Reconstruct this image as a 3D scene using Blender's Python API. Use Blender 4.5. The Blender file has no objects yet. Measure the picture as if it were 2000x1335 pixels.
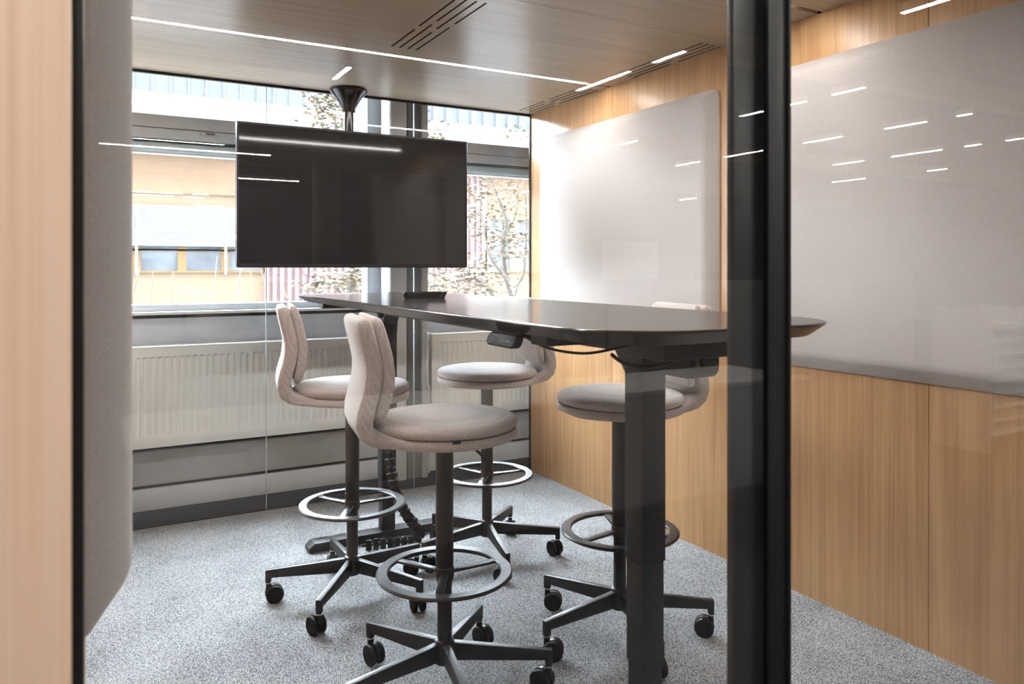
import bpy, bmesh, math, random
from mathutils import Vector, Matrix
random.seed(7)
PI = math.pi
S = bpy.context.scene
COL = S.collection

# ------------------------------------------------------------------ camera
cam = bpy.data.cameras.new('camera')
camo = bpy.data.objects.new('camera', cam)
COL.objects.link(camo)
camo.location = (0, 0, 1.25)
YAW = math.radians(29.2)
camo.rotation_euler = (PI / 2, 0, -YAW)
cam.sensor_width = 36.0
cam.lens = 36.0 * 1474 / 2000
cam.shift_y = -(667.5 - 525) / 2000
cam.clip_start = 0.02
cam.clip_end = 300
cam.dof.use_dof = True
cam.dof.focus_distance = 2.8
cam.dof.aperture_fstop = 6.3
S.camera = camo

# ------------------------------------------------------------------ world (bright overcast sky) and exposure
SKY = 28.0
w = bpy.data.worlds.new('overcast_sky')
S.world = w
w.use_nodes = True
bg = w.node_tree.nodes['Background']
bg.inputs['Color'].default_value = (0.84, 0.92, 1.0, 1)
bg.inputs['Strength'].default_value = SKY
S.view_settings.view_transform = 'Standard'
S.view_settings.look = 'None'
S.view_settings.exposure = 1.0
S.view_settings.gamma = 1.0
S.view_settings.use_curve_mapping = False
S.cycles.transparent_max_bounces = 32
S.cycles.use_adaptive_sampling = True
S.cycles.adaptive_threshold = 0.025
S.cycles.max_bounces = 9
S.cycles.diffuse_bounces = 4
S.cycles.glossy_bounces = 4
S.cycles.caustics_reflective = False
S.cycles.sample_clamp_indirect = 6.0
LAMP_E = 86.0
LED_E = 74.0


# ------------------------------------------------------------------ materials
def srgb(r, g, b):
    f = lambda c: (c / 255 / 12.92) if c / 255 <= 0.04045 else ((c / 255 + 0.055) / 1.055) ** 2.4
    return (f(r), f(g), f(b), 1)


EXT_DIM = 0.225  # darkens all outdoor base colours to offset the very bright sky


def outdoor_dimmed(r, g, b):
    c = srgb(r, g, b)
    return (c[0] * EXT_DIM, c[1] * EXT_DIM, c[2] * EXT_DIM, 1)


class NT:
    def __init__(self, name):
        self.m = bpy.data.materials.new(name)
        self.m.use_nodes = True
        self.t = self.m.node_tree
        self.n = self.t.nodes
        self.b = self.n['Principled BSDF']
        self.out = self.n['Material Output']

    def add(self, typ, **kw):
        nd = self.n.new(typ)
        for k, v in kw.items():
            if k in nd.inputs.keys():
                nd.inputs[k].default_value = v
            else:
                setattr(nd, k, v)
        return nd

    def link(self, a, b):
        self.t.links.new(a, b)

    def coords(self, scale=(1, 1, 1), shift=False):
        tc = self.add('ShaderNodeTexCoord')
        mp = self.add('ShaderNodeMapping')
        mp.inputs['Scale'].default_value = scale
        self.link(tc.outputs['Object'], mp.inputs['Vector'])
        if shift:
            oi = self.add('ShaderNodeObjectInfo')
            mu = self.add('ShaderNodeMath', operation='MULTIPLY')
            mu.inputs[1].default_value = 37.0
            self.link(oi.outputs['Random'], mu.inputs[0])
            cb = self.add('ShaderNodeCombineXYZ')
            for k in range(3):
                self.link(mu.outputs[0], cb.inputs[k])
            self.link(cb.outputs[0], mp.inputs['Location'])
        return mp.outputs['Vector']

    def ramp(self, fac, stops):
        r = self.add('ShaderNodeValToRGB')
        e = r.color_ramp.elements
        while len(e) < len(stops):
            e.new(0.5)
        for el, (p, c) in zip(e, stops):
            el.position = p
            el.color = c
        self.link(fac, r.inputs['Fac'])
        return r.outputs['Color']

    def bump(self, h, strength, dist):
        bp = self.add('ShaderNodeBump')
        bp.inputs['Strength'].default_value = strength
        bp.inputs['Distance'].default_value = dist
        self.link(h, bp.inputs['Height'])
        self.link(bp.outputs['Normal'], self.b.inputs['Normal'])


def plain(name, col, rough=0.5, metal=0.0, spec=0.5, noise=0.06, nscale=30, bump=0.0, coat=0.0):
    k = NT(name)
    k.b.inputs['Roughness'].default_value = rough
    k.b.inputs['Metallic'].default_value = metal
    k.b.inputs['Specular IOR Level'].default_value = spec
    if coat:
        k.b.inputs['Coat Weight'].default_value = coat
        k.b.inputs['Coat Roughness'].default_value = 0.05
    v = k.coords()
    nz = k.add('ShaderNodeTexNoise', Scale=nscale, Detail=4.0)
    k.link(v, nz.inputs['Vector'])
    lo = tuple(c * (1 - noise) for c in col[:3]) + (1,)
    hi = tuple(min(1, c * (1 + noise)) for c in col[:3]) + (1,)
    k.link(k.ramp(nz.outputs['Fac'], [(0.3, lo), (0.7, hi)]), k.b.inputs['Base Color'])
    if bump:
        k.bump(nz.outputs['Fac'], bump, 0.001)
    return k.m


def oak(name, axis, base, dark, rough=0.38, spec=0.65):
    """oak veneer with fine grain along one axis"""
    k = NT(name)
    sc = [95, 95, 95]
    sc[axis] = 1.1
    v = k.coords(tuple(sc), shift=True)
    n1 = k.add('ShaderNodeTexNoise', Scale=1.0, Detail=5.0, Roughness=0.6)
    k.link(v, n1.inputs['Vector'])
    sc2 = [5.5, 5.5, 5.5]
    sc2[axis] = 0.45
    v2 = k.coords(tuple(sc2), shift=True)
    n2 = k.add('ShaderNodeTexNoise', Scale=1.0, Detail=2.0, Distortion=0.8)
    k.link(v2, n2.inputs['Vector'])
    rings = k.add('ShaderNodeMath', operation='MULTIPLY')
    rings.inputs[1].default_value = 9.0
    k.link(n2.outputs['Fac'], rings.inputs[0])
    fr = k.add('ShaderNodeMath', operation='PINGPONG')
    fr.inputs[1].default_value = 1.0
    k.link(rings.outputs[0], fr.inputs[0])
    mx = k.add('ShaderNodeMath', operation='MULTIPLY_ADD')
    mx.inputs[1].default_value = 0.16
    k.link(fr.outputs[0], mx.inputs[0])
    m2 = k.add('ShaderNodeMath', operation='MULTIPLY')
    m2.inputs[1].default_value = 0.85
    k.link(n1.outputs['Fac'], m2.inputs[0])
    k.link(m2.outputs[0], mx.inputs[2])
    k.link(k.ramp(mx.outputs[0], [(0.28, dark), (0.62, base)]), k.b.inputs['Base Color'])
    k.b.inputs['Roughness'].default_value = rough
    k.b.inputs['Specular IOR Level'].default_value = spec
    k.bump(n1.outputs['Fac'], 0.12, 0.0006)
    return k.m


def carpet(name, lo, hi, scale=170, rows=True):
    k = NT(name)
    v = k.coords((1, 1, 1))
    rot = k.add('ShaderNodeMapping')
    rot.inputs['Rotation'].default_value = (0, 0, math.radians(12))
    rot.inputs['Scale'].default_value = (1.0, 1.55, 1.0)
    k.link(v, rot.inputs['Vector'])
    vo = k.add('ShaderNodeTexVoronoi', Scale=scale, Randomness=0.55)
    k.link(rot.outputs[0], vo.inputs['Vector'])
    nz = k.add('ShaderNodeTexNoise', Scale=260.0, Detail=3.0)
    k.link(v, nz.inputs['Vector'])
    nb = k.add('ShaderNodeTexNoise', Scale=3.0, Detail=2.0)
    k.link(v, nb.inputs['Vector'])
    a = k.add('ShaderNodeMath', operation='MULTIPLY_ADD')
    a.inputs[1].default_value = -0.75
    k.link(vo.outputs['Distance'], a.inputs[0])
    k.link(nz.outputs['Fac'], a.inputs[2])
    b2 = k.add('ShaderNodeMath', operation='MULTIPLY_ADD')
    b2.inputs[1].default_value = 0.25
    k.link(nb.outputs['Fac'], b2.inputs[0])
    k.link(a.outputs[0], b2.inputs[2])
    k.link(k.ramp(b2.outputs[0], [(0.08, lo), (0.5, hi)]), k.b.inputs['Base Color'])
    k.b.inputs['Roughness'].default_value = 0.95
    k.b.inputs['Specular IOR Level'].default_value = 0.15
    k.bump(a.outputs[0], 0.6, 0.003)
    return k.m


def fabric(name, lo, hi, scale=300, contrast=0.6):
    k = NT(name)
    v = k.coords()
    ck = k.add('ShaderNodeTexVoronoi', Scale=scale, Randomness=0.25)
    k.link(v, ck.inputs['Vector'])
    nz = k.add('ShaderNodeTexNoise', Scale=420.0, Detail=3.0)
    k.link(v, nz.inputs['Vector'])
    a = k.add('ShaderNodeMath', operation='MULTIPLY_ADD')
    a.inputs[1].default_value = -contrast
    k.link(ck.outputs['Distance'], a.inputs[0])
    k.link(nz.outputs['Fac'], a.inputs[2])
    k.link(k.ramp(a.outputs[0], [(0.0, lo), (0.45, hi)]), k.b.inputs['Base Color'])
    k.b.inputs['Roughness'].default_value = 0.9
    k.b.inputs['Specular IOR Level'].default_value = 0.2
    k.b.inputs['Sheen Weight'].default_value = 0.7
    k.bump(ck.outputs['Distance'], 0.25, 0.0008)
    return k.m


def glass(name, tint=(0.985, 0.99, 0.99, 1), f0=0.04):
    """thin clear pane: straight transmission with Fresnel (Schlick) mirror reflection"""
    k = NT(name)
    k.n.remove(k.b)
    lw = k.add('ShaderNodeLayerWeight', Blend=0.5)
    pw = k.add('ShaderNodeMath', operation='POWER')
    pw.inputs[1].default_value = 5.0
    k.link(lw.outputs['Facing'], pw.inputs[0])
    ma = k.add('ShaderNodeMath', operation='MULTIPLY_ADD')
    ma.inputs[1].default_value = 1 - f0
    ma.inputs[2].default_value = f0
    k.link(pw.outputs[0], ma.inputs[0])
    tr = k.add('ShaderNodeBsdfTransparent')
    tr.inputs['Color'].default_value = tint
    gl = k.add('ShaderNodeBsdfGlossy')
    gl.inputs['Roughness'].default_value = 0.0
    gl.inputs['Color'].default_value = (1, 1, 1, 1)
    mx = k.add('ShaderNodeMixShader')
    k.link(ma.outputs[0], mx.inputs[0])
    k.link(tr.outputs[0], mx.inputs[1])
    k.link(gl.outputs[0], mx.inputs[2])
    k.link(mx.outputs[0], k.out.inputs['Surface'])
    return k.m


def emit(name, col, strength, dots=False):
    k = NT(name)
    k.n.remove(k.b)
    e = k.add('ShaderNodeEmission')
    e.inputs['Color'].default_value = col
    e.inputs['Strength'].default_value = strength
    k.link(e.outputs[0], k.out.inputs['Surface'])
    return k.m


M = {}
M['oak_wall'] = oak('oak_wall', 2, srgb(202, 160, 114), srgb(174, 130, 88))
M['oak_ceiling'] = oak('oak_ceiling', 0, srgb(184, 168, 148), srgb(162, 144, 122), rough=0.3, spec=0.6)
M['oak_end'] = oak('oak_end', 2, srgb(236, 204, 178), srgb(220, 180, 148))
M['carpet'] = carpet('carpet', srgb(82, 83, 87), srgb(200, 202, 204))
M['carpet_dark'] = carpet('carpet_dark', srgb(42, 44, 50), srgb(88, 90, 98))
M['carpet_office'] = carpet('carpet_office', srgb(50, 50, 54), srgb(92, 92, 96))
M['stool_fabric'] = fabric('stool_fabric', srgb(166, 150, 144), srgb(221, 209, 203))
M['seam_brown'] = plain('seam_brown', srgb(104, 90, 84), 0.9, 0, 0.2)
M['felt'] = fabric('felt', srgb(180, 171, 167), srgb(202, 194, 190), 300)
M['black_metal'] = plain('black_metal', srgb(38, 38, 40), 0.38, 0.0, 0.6, 0.08, 60)
M['black_satin'] = plain('black_satin', srgb(44, 43, 44), 0.3, 0.0, 0.7, 0.05, 60)
M['black_plastic'] = plain('black_plastic', srgb(26, 26, 27), 0.3, 0, 0.5)
M['black_rubber'] = plain('black_rubber', srgb(22, 22, 23), 0.55, 0, 0.4)
M['gloss_black'] = plain('gloss_black', srgb(30, 28, 27), 0.14, 0, 0.6, 0.05)
M['tabletop'] = plain('tabletop', srgb(52, 46, 44), 0.17, 0, 0.62, 0.1, 8)
M['screen'] = plain('screen', srgb(44, 42, 43), 0.05, 0, 0.55, 0.02, 5)
M['bezel'] = plain('bezel', srgb(48, 45, 46), 0.35, 0.3, 0.5)
M['chrome'] = plain('chrome', srgb(215, 215, 218), 0.15, 1.0, 0.5, 0.02)
M['frame_black'] = plain('frame_black', srgb(24, 23, 24), 0.4, 0, 0.4)
M['slot_dark'] = plain('slot_dark', srgb(60, 42, 28), 0.8, 0, 0.2)
M['grey_duct'] = plain('grey_duct', srgb(240, 244, 248), 0.42, 0, 0.45, 0.05, 4)
M['grey_panel'] = plain('grey_panel', srgb(206, 212, 222), 0.5, 0, 0.4, 0.04, 4)
M['grey_frame'] = plain('grey_frame', srgb(206, 210, 214), 0.4, 0, 0.5, 0.03, 6)
M['grey_dark'] = plain('grey_dark', srgb(104, 112, 120), 0.4, 0, 0.5, 0.05, 8)
M['dark_gap'] = plain('dark_gap', srgb(52, 52, 54), 0.7, 0, 0.3)
M['white_paint'] = plain('white_paint', srgb(232, 234, 236), 0.45, 0, 0.45, 0.02, 6)
M['radiator_white'] = plain('radiator_white', srgb(246, 248, 246), 0.32, 0, 0.5, 0.02, 5)
M['concrete'] = plain('concrete', srgb(150, 148, 142), 0.85, 0, 0.2, 0.15, 25)
M['glass'] = glass('glass')
M['glass_window'] = glass('glass_window', (0.975, 0.985, 0.985, 1))
M['glass_edge'] = plain('glass_edge', srgb(200, 215, 220), 0.2, 0, 0.6)
M['led'] = emit('led', (1.0, 0.97, 0.92, 1), LED_E)
M['lamp'] = emit('lamp', (1.0, 0.95, 0.89, 1), LAMP_E)
M['lamp_body'] = plain('lamp_body', srgb(210, 205, 200), 0.4)
M['print_white'] = plain('print_white', srgb(205, 208, 212), 0.6)
# outdoors and office
M['orange_wall'] = plain('orange_wall', outdoor_dimmed(250, 208, 172), 0.7, 0, 0.3, 0.03, 2)
M['orange_pale'] = plain('orange_pale', outdoor_dimmed(250, 220, 186), 0.7, 0, 0.3, 0.03, 2)
M['ochre_frame'] = plain('ochre_frame', outdoor_dimmed(244, 198, 140), 0.6, 0, 0.3, 0.04, 3)
M['blind_white'] = plain('blind_white', outdoor_dimmed(243, 247, 252), 0.6, 0, 0.3, 0.02, 3)
M['pink_clad'] = plain('pink_clad', outdoor_dimmed(255, 216, 214), 0.6, 0, 0.3, 0.04, 3)
M['band_white'] = plain('band_white', outdoor_dimmed(255, 252, 250), 0.6, 0, 0.3, 0.02, 3)
M['ext_glass'] = plain('ext_glass', outdoor_dimmed(205, 212, 222), 0.08, 0, 0.8, 0.35, 1.2)
M['ext_glass_pale'] = plain('ext_glass_pale', outdoor_dimmed(226, 235, 246), 0.5, 0, 0.3, 0.05, 1.0)
M['mullion'] = plain('mullion', outdoor_dimmed(205, 214, 226), 0.5)
M['roller_teal'] = plain('roller_teal', srgb(208, 224, 230), 0.3)
M['bark'] = plain('bark', outdoor_dimmed(215, 205, 195), 0.85, 0, 0.2, 0.25, 20)
M['twig_pale'] = plain('twig_pale', outdoor_dimmed(250, 225, 200), 0.8, 0, 0.2, 0.1, 20)
M['leaf_green'] = plain('leaf_green', outdoor_dimmed(165, 160, 120), 0.6, 0, 0.3, 0.3, 3)
M['leaf_orange'] = plain('leaf_orange', outdoor_dimmed(235, 190, 140), 0.6, 0, 0.3, 0.25, 3)
M['facade_brick'] = plain('facade_brick', srgb(128, 126, 124), 0.8, 0, 0.2, 0.1, 3)
M['bounce_ground'] = plain('bounce_ground', srgb(128, 128, 130), 0.9, 0, 0.2, 0.2, 2)
M['office_ceiling'] = plain('office_ceiling', srgb(84, 80, 74), 0.8, 0, 0.2, 0.1, 2)
M['beam_yellow'] = plain('beam_yellow', srgb(176, 132, 46), 0.6)
M['office_wall'] = plain('office_wall', srgb(140, 134, 128), 0.8, 0, 0.2, 0.05, 2)
M['office_white'] = plain('office_white', srgb(226, 224, 220), 0.5)
M['office_grey'] = plain('office_grey', srgb(170, 164, 160), 0.7)
M['paper'] = plain('paper', srgb(240, 238, 232), 0.7)
M['plant'] = plain('plant', srgb(70, 92, 56), 0.6, 0, 0.3, 0.3, 10)


# ------------------------------------------------------------------ mesh helpers
class B:
    def __init__(self):
        self.v = []
        self.f = []
        self.mi = []

    def quadstrip(self, rings, close=True, caps=True, mi=0):
        o = len(self.v)
        n = len(rings[0])
        for r in rings:
            self.v += [tuple(p) for p in r]
        m = n if close else n - 1
        for i in range(len(rings) - 1):
            for j in range(m):
                a = o + i * n + j
                b = o + i * n + (j + 1) % n
                self.f.append((a, b, b + n, a + n))
                self.mi.append(mi)
        if caps:
            self.f.append(tuple(o + j for j in reversed(range(n))))
            self.f.append(tuple(o + (len(rings) - 1) * n + j for j in range(n)))
            self.mi += [mi, mi]
        return self

    def box(self, x0, x1, y0, y1, z0, z1, mi=0):
        r0 = [(x0, y0, z0), (x1, y0, z0), (x1, y1, z0), (x0, y1, z0)]
        r1 = [(x0, y0, z1), (x1, y0, z1), (x1, y1, z1), (x0, y1, z1)]
        return self.quadstrip([r0, r1], mi=mi)

    def cyl(self, p0, p1, r0, r1=None, n=20, mi=0):
        return self.tube([p0, p1], [r0, r0 if r1 is None else r1], n, mi)

    def tube(self, pts, rad, n=10, mi=0):
        pts = [Vector(p) for p in pts]
        if not isinstance(rad, (list, tuple)):
            rad = [rad] * len(pts)
        rings = []
        up = None
        for i, p in enumerate(pts):
            t = (pts[min(i + 1, len(pts) - 1)] - pts[max(i - 1, 0)]).normalized()
            if up is None:
                up = Vector((0, 0, 1)) if abs(t.z) < 0.9 else Vector((1, 0, 0))
            a = t.cross(up).normalized()
            up = a.cross(t).normalized()
            rings.append([p + rad[i] * (math.cos(2 * PI * j / n) * a + math.sin(2 * PI * j / n) * up) for j in range(n)])
        return self.quadstrip(rings, mi=mi)

    def lathe(self, prof, n=40, c=(0, 0), mi=0, caps=True):
        rings = [[(c[0] + r * math.cos(2 * PI * j / n), c[1] + r * math.sin(2 * PI * j / n), z) for j in range(n)] for r, z in prof]
        return self.quadstrip(rings, caps=caps, mi=mi)

    def prism(self, poly, fn0, fn1, mi=0):
        return self.quadstrip([[fn0(*p) for p in poly], [fn1(*p) for p in poly]], mi=mi)

    def xform(self, mat):
        self.v = [tuple(mat @ Vector(p)) for p in self.v]
        return self

    def build(self, name, mats, parent=None, off=None, smooth=35, bevel=0, bseg=2, kind=None):
        if not isinstance(mats, (list, tuple)):
            mats = [mats]
        if off is not None:
            self.v = [(p[0] - off[0], p[1] - off[1], p[2] - off[2]) for p in self.v]
        me = bpy.data.meshes.new(name)
        me.from_pydata(self.v, [], self.f)
        for m in mats:
            me.materials.append(M[m] if isinstance(m, str) else m)
        if len(mats) > 1:
            for p, i in zip(me.polygons, self.mi):
                p.material_index = i
        bm = bmesh.new()
        bm.from_mesh(me)
        bmesh.ops.recalc_face_normals(bm, faces=bm.faces)
        if bevel:
            es = [e for e in bm.edges if len(e.link_faces) == 2 and e.calc_face_angle(0) > 0.6]
            bmesh.ops.bevel(bm, geom=es, offset=bevel, segments=bseg, affect='EDGES', profile=0.6, clamp_overlap=True)
        bm.to_mesh(me)
        bm.free()
        if smooth:
            me.polygons.foreach_set('use_smooth', [True] * len(me.polygons))
            me.set_sharp_from_angle(angle=math.radians(smooth))
        me.update()
        o = bpy.data.objects.new(name, me)
        COL.objects.link(o)
        if parent is not None:
            o.parent = parent
        if kind:
            o['kind'] = kind
        return o


def tag(o, label, cat, group=None):
    o['label'] = label
    o['category'] = cat
    if group:
        o['group'] = group
    return o


def thing(name, loc, label, cat, group=None, rz=0.0):
    o = bpy.data.objects.new(name, None)
    o.empty_display_size = 0.1
    COL.objects.link(o)
    o.location = loc
    o.rotation_euler = (0, 0, rz)
    return tag(o, label, cat, group)


def struct(o, label, cat):
    o['kind'] = 'structure'
    return tag(o, label, cat)


def bx(name, mat, parent, off, x0, x1, y0, y1, z0, z1, bevel=0.0):
    return B().box(x0, x1, y0, y1, z0, z1).build(name, mat, parent, off, bevel=bevel)


def rrect(x0, x1, y0, y1, r, n=8):
    out = []
    for cx, cy, a0 in ((x1 - r, y1 - r, 0), (x0 + r, y1 - r, 90), (x0 + r, y0 + r, 180), (x1 - r, y0 + r, 270)):
        for k in range(n + 1):
            a = math.radians(a0 + 90 * k / n)
            out.append((cx + r * math.cos(a), cy + r * math.sin(a)))
    return out


def catmull(pts, n=6):
    P = [Vector(p) for p in pts]
    out = []
    for i in range(len(P) - 1):
        p0 = P[max(i - 1, 0)]
        p1, p2 = P[i], P[i + 1]
        p3 = P[min(i + 2, len(P) - 1)]
        for k in range(n):
            t = k / n
            out.append(0.5 * ((2 * p1) + (-p0 + p2) * t + (2 * p0 - 5 * p1 + 4 * p2 - p3) * t * t + (-p0 + 3 * p1 - 3 * p2 + p3) * t ** 3))
    out.append(P[-1])
    return out


# ------------------------------------------------------------------ the pod: floor, walls, ceiling
ZC = 2.208          # pod ceiling
XR = 2.39           # inner face of right wall
XL = -0.012         # inner face of left wall
YB = 4.04           # glass at the back
YF = 0.70           # glass at the front

fl = B().box(-0.115, XR + 0.10, 0.6, YB - 0.005, -0.02, 0.0).build('floor', 'carpet', smooth=0)
struct(fl, 'light grey looped carpet inside the meeting booth', 'floor')
fo = B().box(-9, 18, -17, YB - 0.005, -0.05, -0.021).box(-9, 18, YB, 4.42, -0.05, -0.001).build('floor', 'carpet_dark', smooth=0)
struct(fo, 'dark grey office carpet along the window front', 'floor')

# right wall: upright oak veneer panels with open joints
wr = thing('wall_right', (XR, 2.4, 0), 'oak veneer panelled wall carrying the two pale acoustic boards', 'wall')
wr['kind'] = 'structure'
off = tuple(wr.location)
bx('wall_backing', 'slot_dark', wr, off, XR + 0.012, XR + 0.10, 0.62, YB, 0, ZC + 0.1)
seams = [0.62, 1.487, 2.345, 3.203, YB]
for a, b in zip(seams[:-1], seams[1:]):
    bx('wall_panel', 'oak_wall', wr, off, XR, XR + 0.012, a + 0.0012, b - 0.0012, 0.0, ZC, 0.0008)
te = bx('trim_1', 'frame_black', None, None, XR - 0.006, XR + 0.10, YB - 0.004, YB + 0.012, 0, ZC + 0.02)
struct(te, 'thin black edge strip where oak wall meets rear glass', 'trim')

# left wall with its end grain face towards the viewer
wl = thing('wall_left', (XL, 2.4, 0), 'oak clad side wall of the booth at the left edge', 'wall')
wl['kind'] = 'structure'
off = tuple(wl.location)
bx('wall_panel', 'oak_end', wl, off, XL - 0.10, XL, 0.62, YB, 0.0, ZC + 0.1, 0.0012)
fch = B().box(XL, -0.0045, 0.655, 0.79, 0, ZC).build('trim_2', 'frame_black')
struct(fch, 'black glazing channel on the oak wall at far left', 'trim')

# ceiling: oak panels with slots cut into them
cl = thing('ceiling', (1.2, 2.4, ZC), 'oak veneer booth ceiling with slotted air vents', 'ceiling')
cl['kind'] = 'structure'
SL = []
for i, xs in enumerate((1.133, 1.170, 1.208, 1.246)):
    if i % 2 == 0:
        SL += [(xs, 2.826, 3.089), (xs, 2.42, 2.777)]
    else:
        SL += [(xs, 2.738, 3.089), (xs, 2.42, 2.689)]
for i, xs in enumerate((2.267, 2.302, 2.337, 2.372)):
    if i % 2 == 0:
        SL += [(xs, 3.675, 3.965), (xs, 3.30, 3.62)]
    else:
        SL += [(xs, 3.735, 3.955), (xs, 3.30, 3.685)]
    SL += [(xs, 2.40, 2.62 + 0.05 * (i % 2)), (xs, 2.68 + 0.05 * (i % 2), 3.0)]
HW = 0.0042


def height_panel(name, x0, x1, y0, y1, z, slots, parent, off):
    """panel underside with recessed slots: slots = (x0,x1,y0,y1,depth)"""
    slots = [s for s in slots if s[2] >= y0 - 1e-6 and s[3] <= y1 + 1e-6]
    xs = sorted({x0, x1} | {s[0] for s in slots} | {s[1] for s in slots})
    ys = sorted({y0, y1} | {s[2] for s in slots} | {s[3] for s in slots})

    def dep(i, j):
        if i < 0 or j < 0 or i >= len(xs) - 1 or j >= len(ys) - 1:
            return 0.03
        cx, cy = (xs[i] + xs[i + 1]) / 2, (ys[j] + ys[j + 1]) / 2
        for s in slots:
            if s[0] < cx < s[1] and s[2] < cy < s[3]:
                return s[4]
        return 0.0
    b = B()

    def quad(p, mi):
        o = len(b.v)
        b.v += p
        b.f.append((o, o + 1, o + 2, o + 3))
        b.mi.append(mi)
    for i in range(len(xs) - 1):
        for j in range(len(ys) - 1):
            d = dep(i, j)
            X0, X1, Y0, Y1 = xs[i], xs[i + 1], ys[j], ys[j + 1]
            zz = z + d
            quad([(X0, Y0, zz), (X0, Y1, zz), (X1, Y1, zz), (X1, Y0, zz)], 1 if d else 0)
            for (di, dj, P, Q) in ((1, 0, (X1, Y0), (X1, Y1)), (0, 1, (X1, Y1), (X0, Y1)), (-1, 0, (X0, Y1), (X0, Y0)), (0, -1, (X0, Y0), (X1, Y0))):
                e = dep(i + di, j + dj)
                if e > d:
                    quad([(P[0], P[1], z + d), (Q[0], Q[1], z + d), (Q[0], Q[1], z + e), (P[0], P[1], z + e)], 0 if e == 0.03 else 1)
    me_o = b.build(name, ['oak_ceiling', 'slot_dark'], parent, off, smooth=0)
    return me_o


off = tuple(cl.location)
slots = [(x - HW, x + HW, a, b, 0.014) for x, a, b in SL]
yl = 3.222
for a, b in ((0.62, 1.487), (1.4895, 1.905 - 0.012), (1.905 + 0.012, 2.343), (2.3455, yl - 0.012), (yl + 0.012, YB + 0.008)):
    height_panel('ceiling_panel', XL, XR, a, b, ZC, slots, cl, off)
bx('ceiling_backing', 'slot_dark', cl, off, XL - 0.1, XR + 0.1, 0.62, YB + 0.008, ZC + 0.03, ZC + 0.12)
tc = bx('trim_3', 'frame_black', None, None, XL, XR, YB - 0.006, YB + 0.016, ZC - 0.012, ZC + 0.029)
struct(tc, 'thin black glazing rail under the ceiling at the rear', 'trim')

# LED line in the ceiling joint
led = thing('led_strip_light', (1.1, yl, ZC), 'long glowing warm LED line running across the oak ceiling', 'light')
off = tuple(led.location)
bx('profile', 'lamp_body', led, off, 0.0, 2.243, yl - 0.0118, yl + 0.0118, ZC + 0.008, ZC + 0.028)
bx('diffuser', 'led', led, off, 0.0, 2.24, yl - 0.0095, yl + 0.0095, ZC + 0.001, ZC + 0.0078)
ym = 1.905
led2 = thing('led_strip_light', (1.1, ym, ZC), 'second warm LED line above the near table end, mirrored in the television', 'light')
off = tuple(led2.location)
bx('profile', 'lamp_body', led2, off, 0.0, 2.20, ym - 0.0118, ym + 0.0118, ZC + 0.008, ZC + 0.028)
bx('diffuser', 'led', led2, off, 0.003, 2.197, ym - 0.0095, ym + 0.0095, ZC + 0.001, ZC + 0.0078)

# rear glazing of the booth: three panes
wb = thing('window_1', (1.2, YB, 0), 'clear frameless rear glazing of the booth with butt joints', 'window')
wb['kind'] = 'structure'
off = tuple(wb.location)
for a, b in ((XL, 0.795), (0.800, 1.615), (1.620, XR - 0.006)):
    bx('glass_pane', 'glass', wb, off, a, b, YB, YB + 0.010, 0.004, ZC - 0.013)
for x in (0.7975, 1.6175):
    bx('joint_strip', 'glass_edge', wb, off, x - 0.0022, x + 0.0022, YB + 0.0005, YB + 0.0095, 0.004, ZC - 0.013)
tb = bx('trim_4', 'frame_black', None, None, XL, XR, YB - 0.004, YB + 0.014, -0.004, 0.004)
struct(tb, 'thin black floor rail under the rear glass', 'trim')

# front glazing with black upright
wf = thing('window_2', (1.2, YF, 0), 'clear front glazing of the booth mirroring the office lights', 'window')
wf['kind'] = 'structure'
off = tuple(wf.location)
bx('glass_pane', 'glass', wf, off, -0.0045, 0.8050, YF, YF + 0.010, 0.02, 2.16)
bx('glass_pane', 'glass', wf, off, 0.8097, XR, YF, YF + 0.010, 0.02, 2.16)
bx('top_rail', 'frame_black', wf, off, XL, XR, YF - 0.02, YF + 0.06, 2.16, ZC, 0.002)
bx('bottom_rail', 'frame_black', wf, off, XL, XR, YF - 0.02, YF + 0.06, -0.001, 0.02, 0.002)
dp = thing('door_1', (0.76, YF, 0), 'black upright door frame standing behind the front glass', 'door frame')
dp['kind'] = 'structure'
off = tuple(dp.location)
bx('frame_face', 'black_satin', dp, off, 0.7245, 0.805, YF + 0.0105, YF + 0.0225, 0.02, 2.16, 0.0015)
bx('edge_profile', 'frame_black', dp, off, 0.7715, 0.8050, YF - 0.005, YF - 0.0004, 0.02, 2.16, 0.0012)
bx('gasket', 'black_rubber', dp, off, 0.8052, 0.8095, YF - 0.009, YF + 0.010, 0.02, 2.16, 0.001)

# ------------------------------------------------------------------ acoustic boards with chamfered edges
def board(side, y0, y1, label):
    X = XR if side > 0 else XL
    z0, z1 = 0.876, 2.036
    t = thing('acoustic_board', (X, (y0 + y1) / 2, z0), label, 'board', 'acoustic boards on the booth walls')
    b = B()
    rings = []
    N = 7
    # outline insets: (inset, distance from wall)
    for ins, d in ((0.004, 0.0), (0.0, 0.003), (0.0, 0.009), (0.003, 0.013), (0.036, 0.042), (0.044, 0.0475), (0.054, 0.051), (0.068, 0.052)):
        r = max(0.012, 0.04 - 0.4 * ins)
        rings.append([(X - side * d, p, q) for p, q in rrect(y0 + ins, y1 - ins, z0 + ins, z1 - ins, r, N)])
    b.quadstrip(rings)
    o = b.build('padded_face', 'felt', t, tuple(t.location), smooth=50)
    return t


board(1, 2.42, 3.893, 'pale felt board on the oak wall beyond the black upright')
board(1, 0.85, 2.322, 'pale felt board on the oak wall nearest the right edge')
board(-1, 0.85, 2.322, 'thick grey felt board seen edge on at far left')
board(-1, 2.42, 3.893, 'felt board hidden behind the near one on the left wall')

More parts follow.
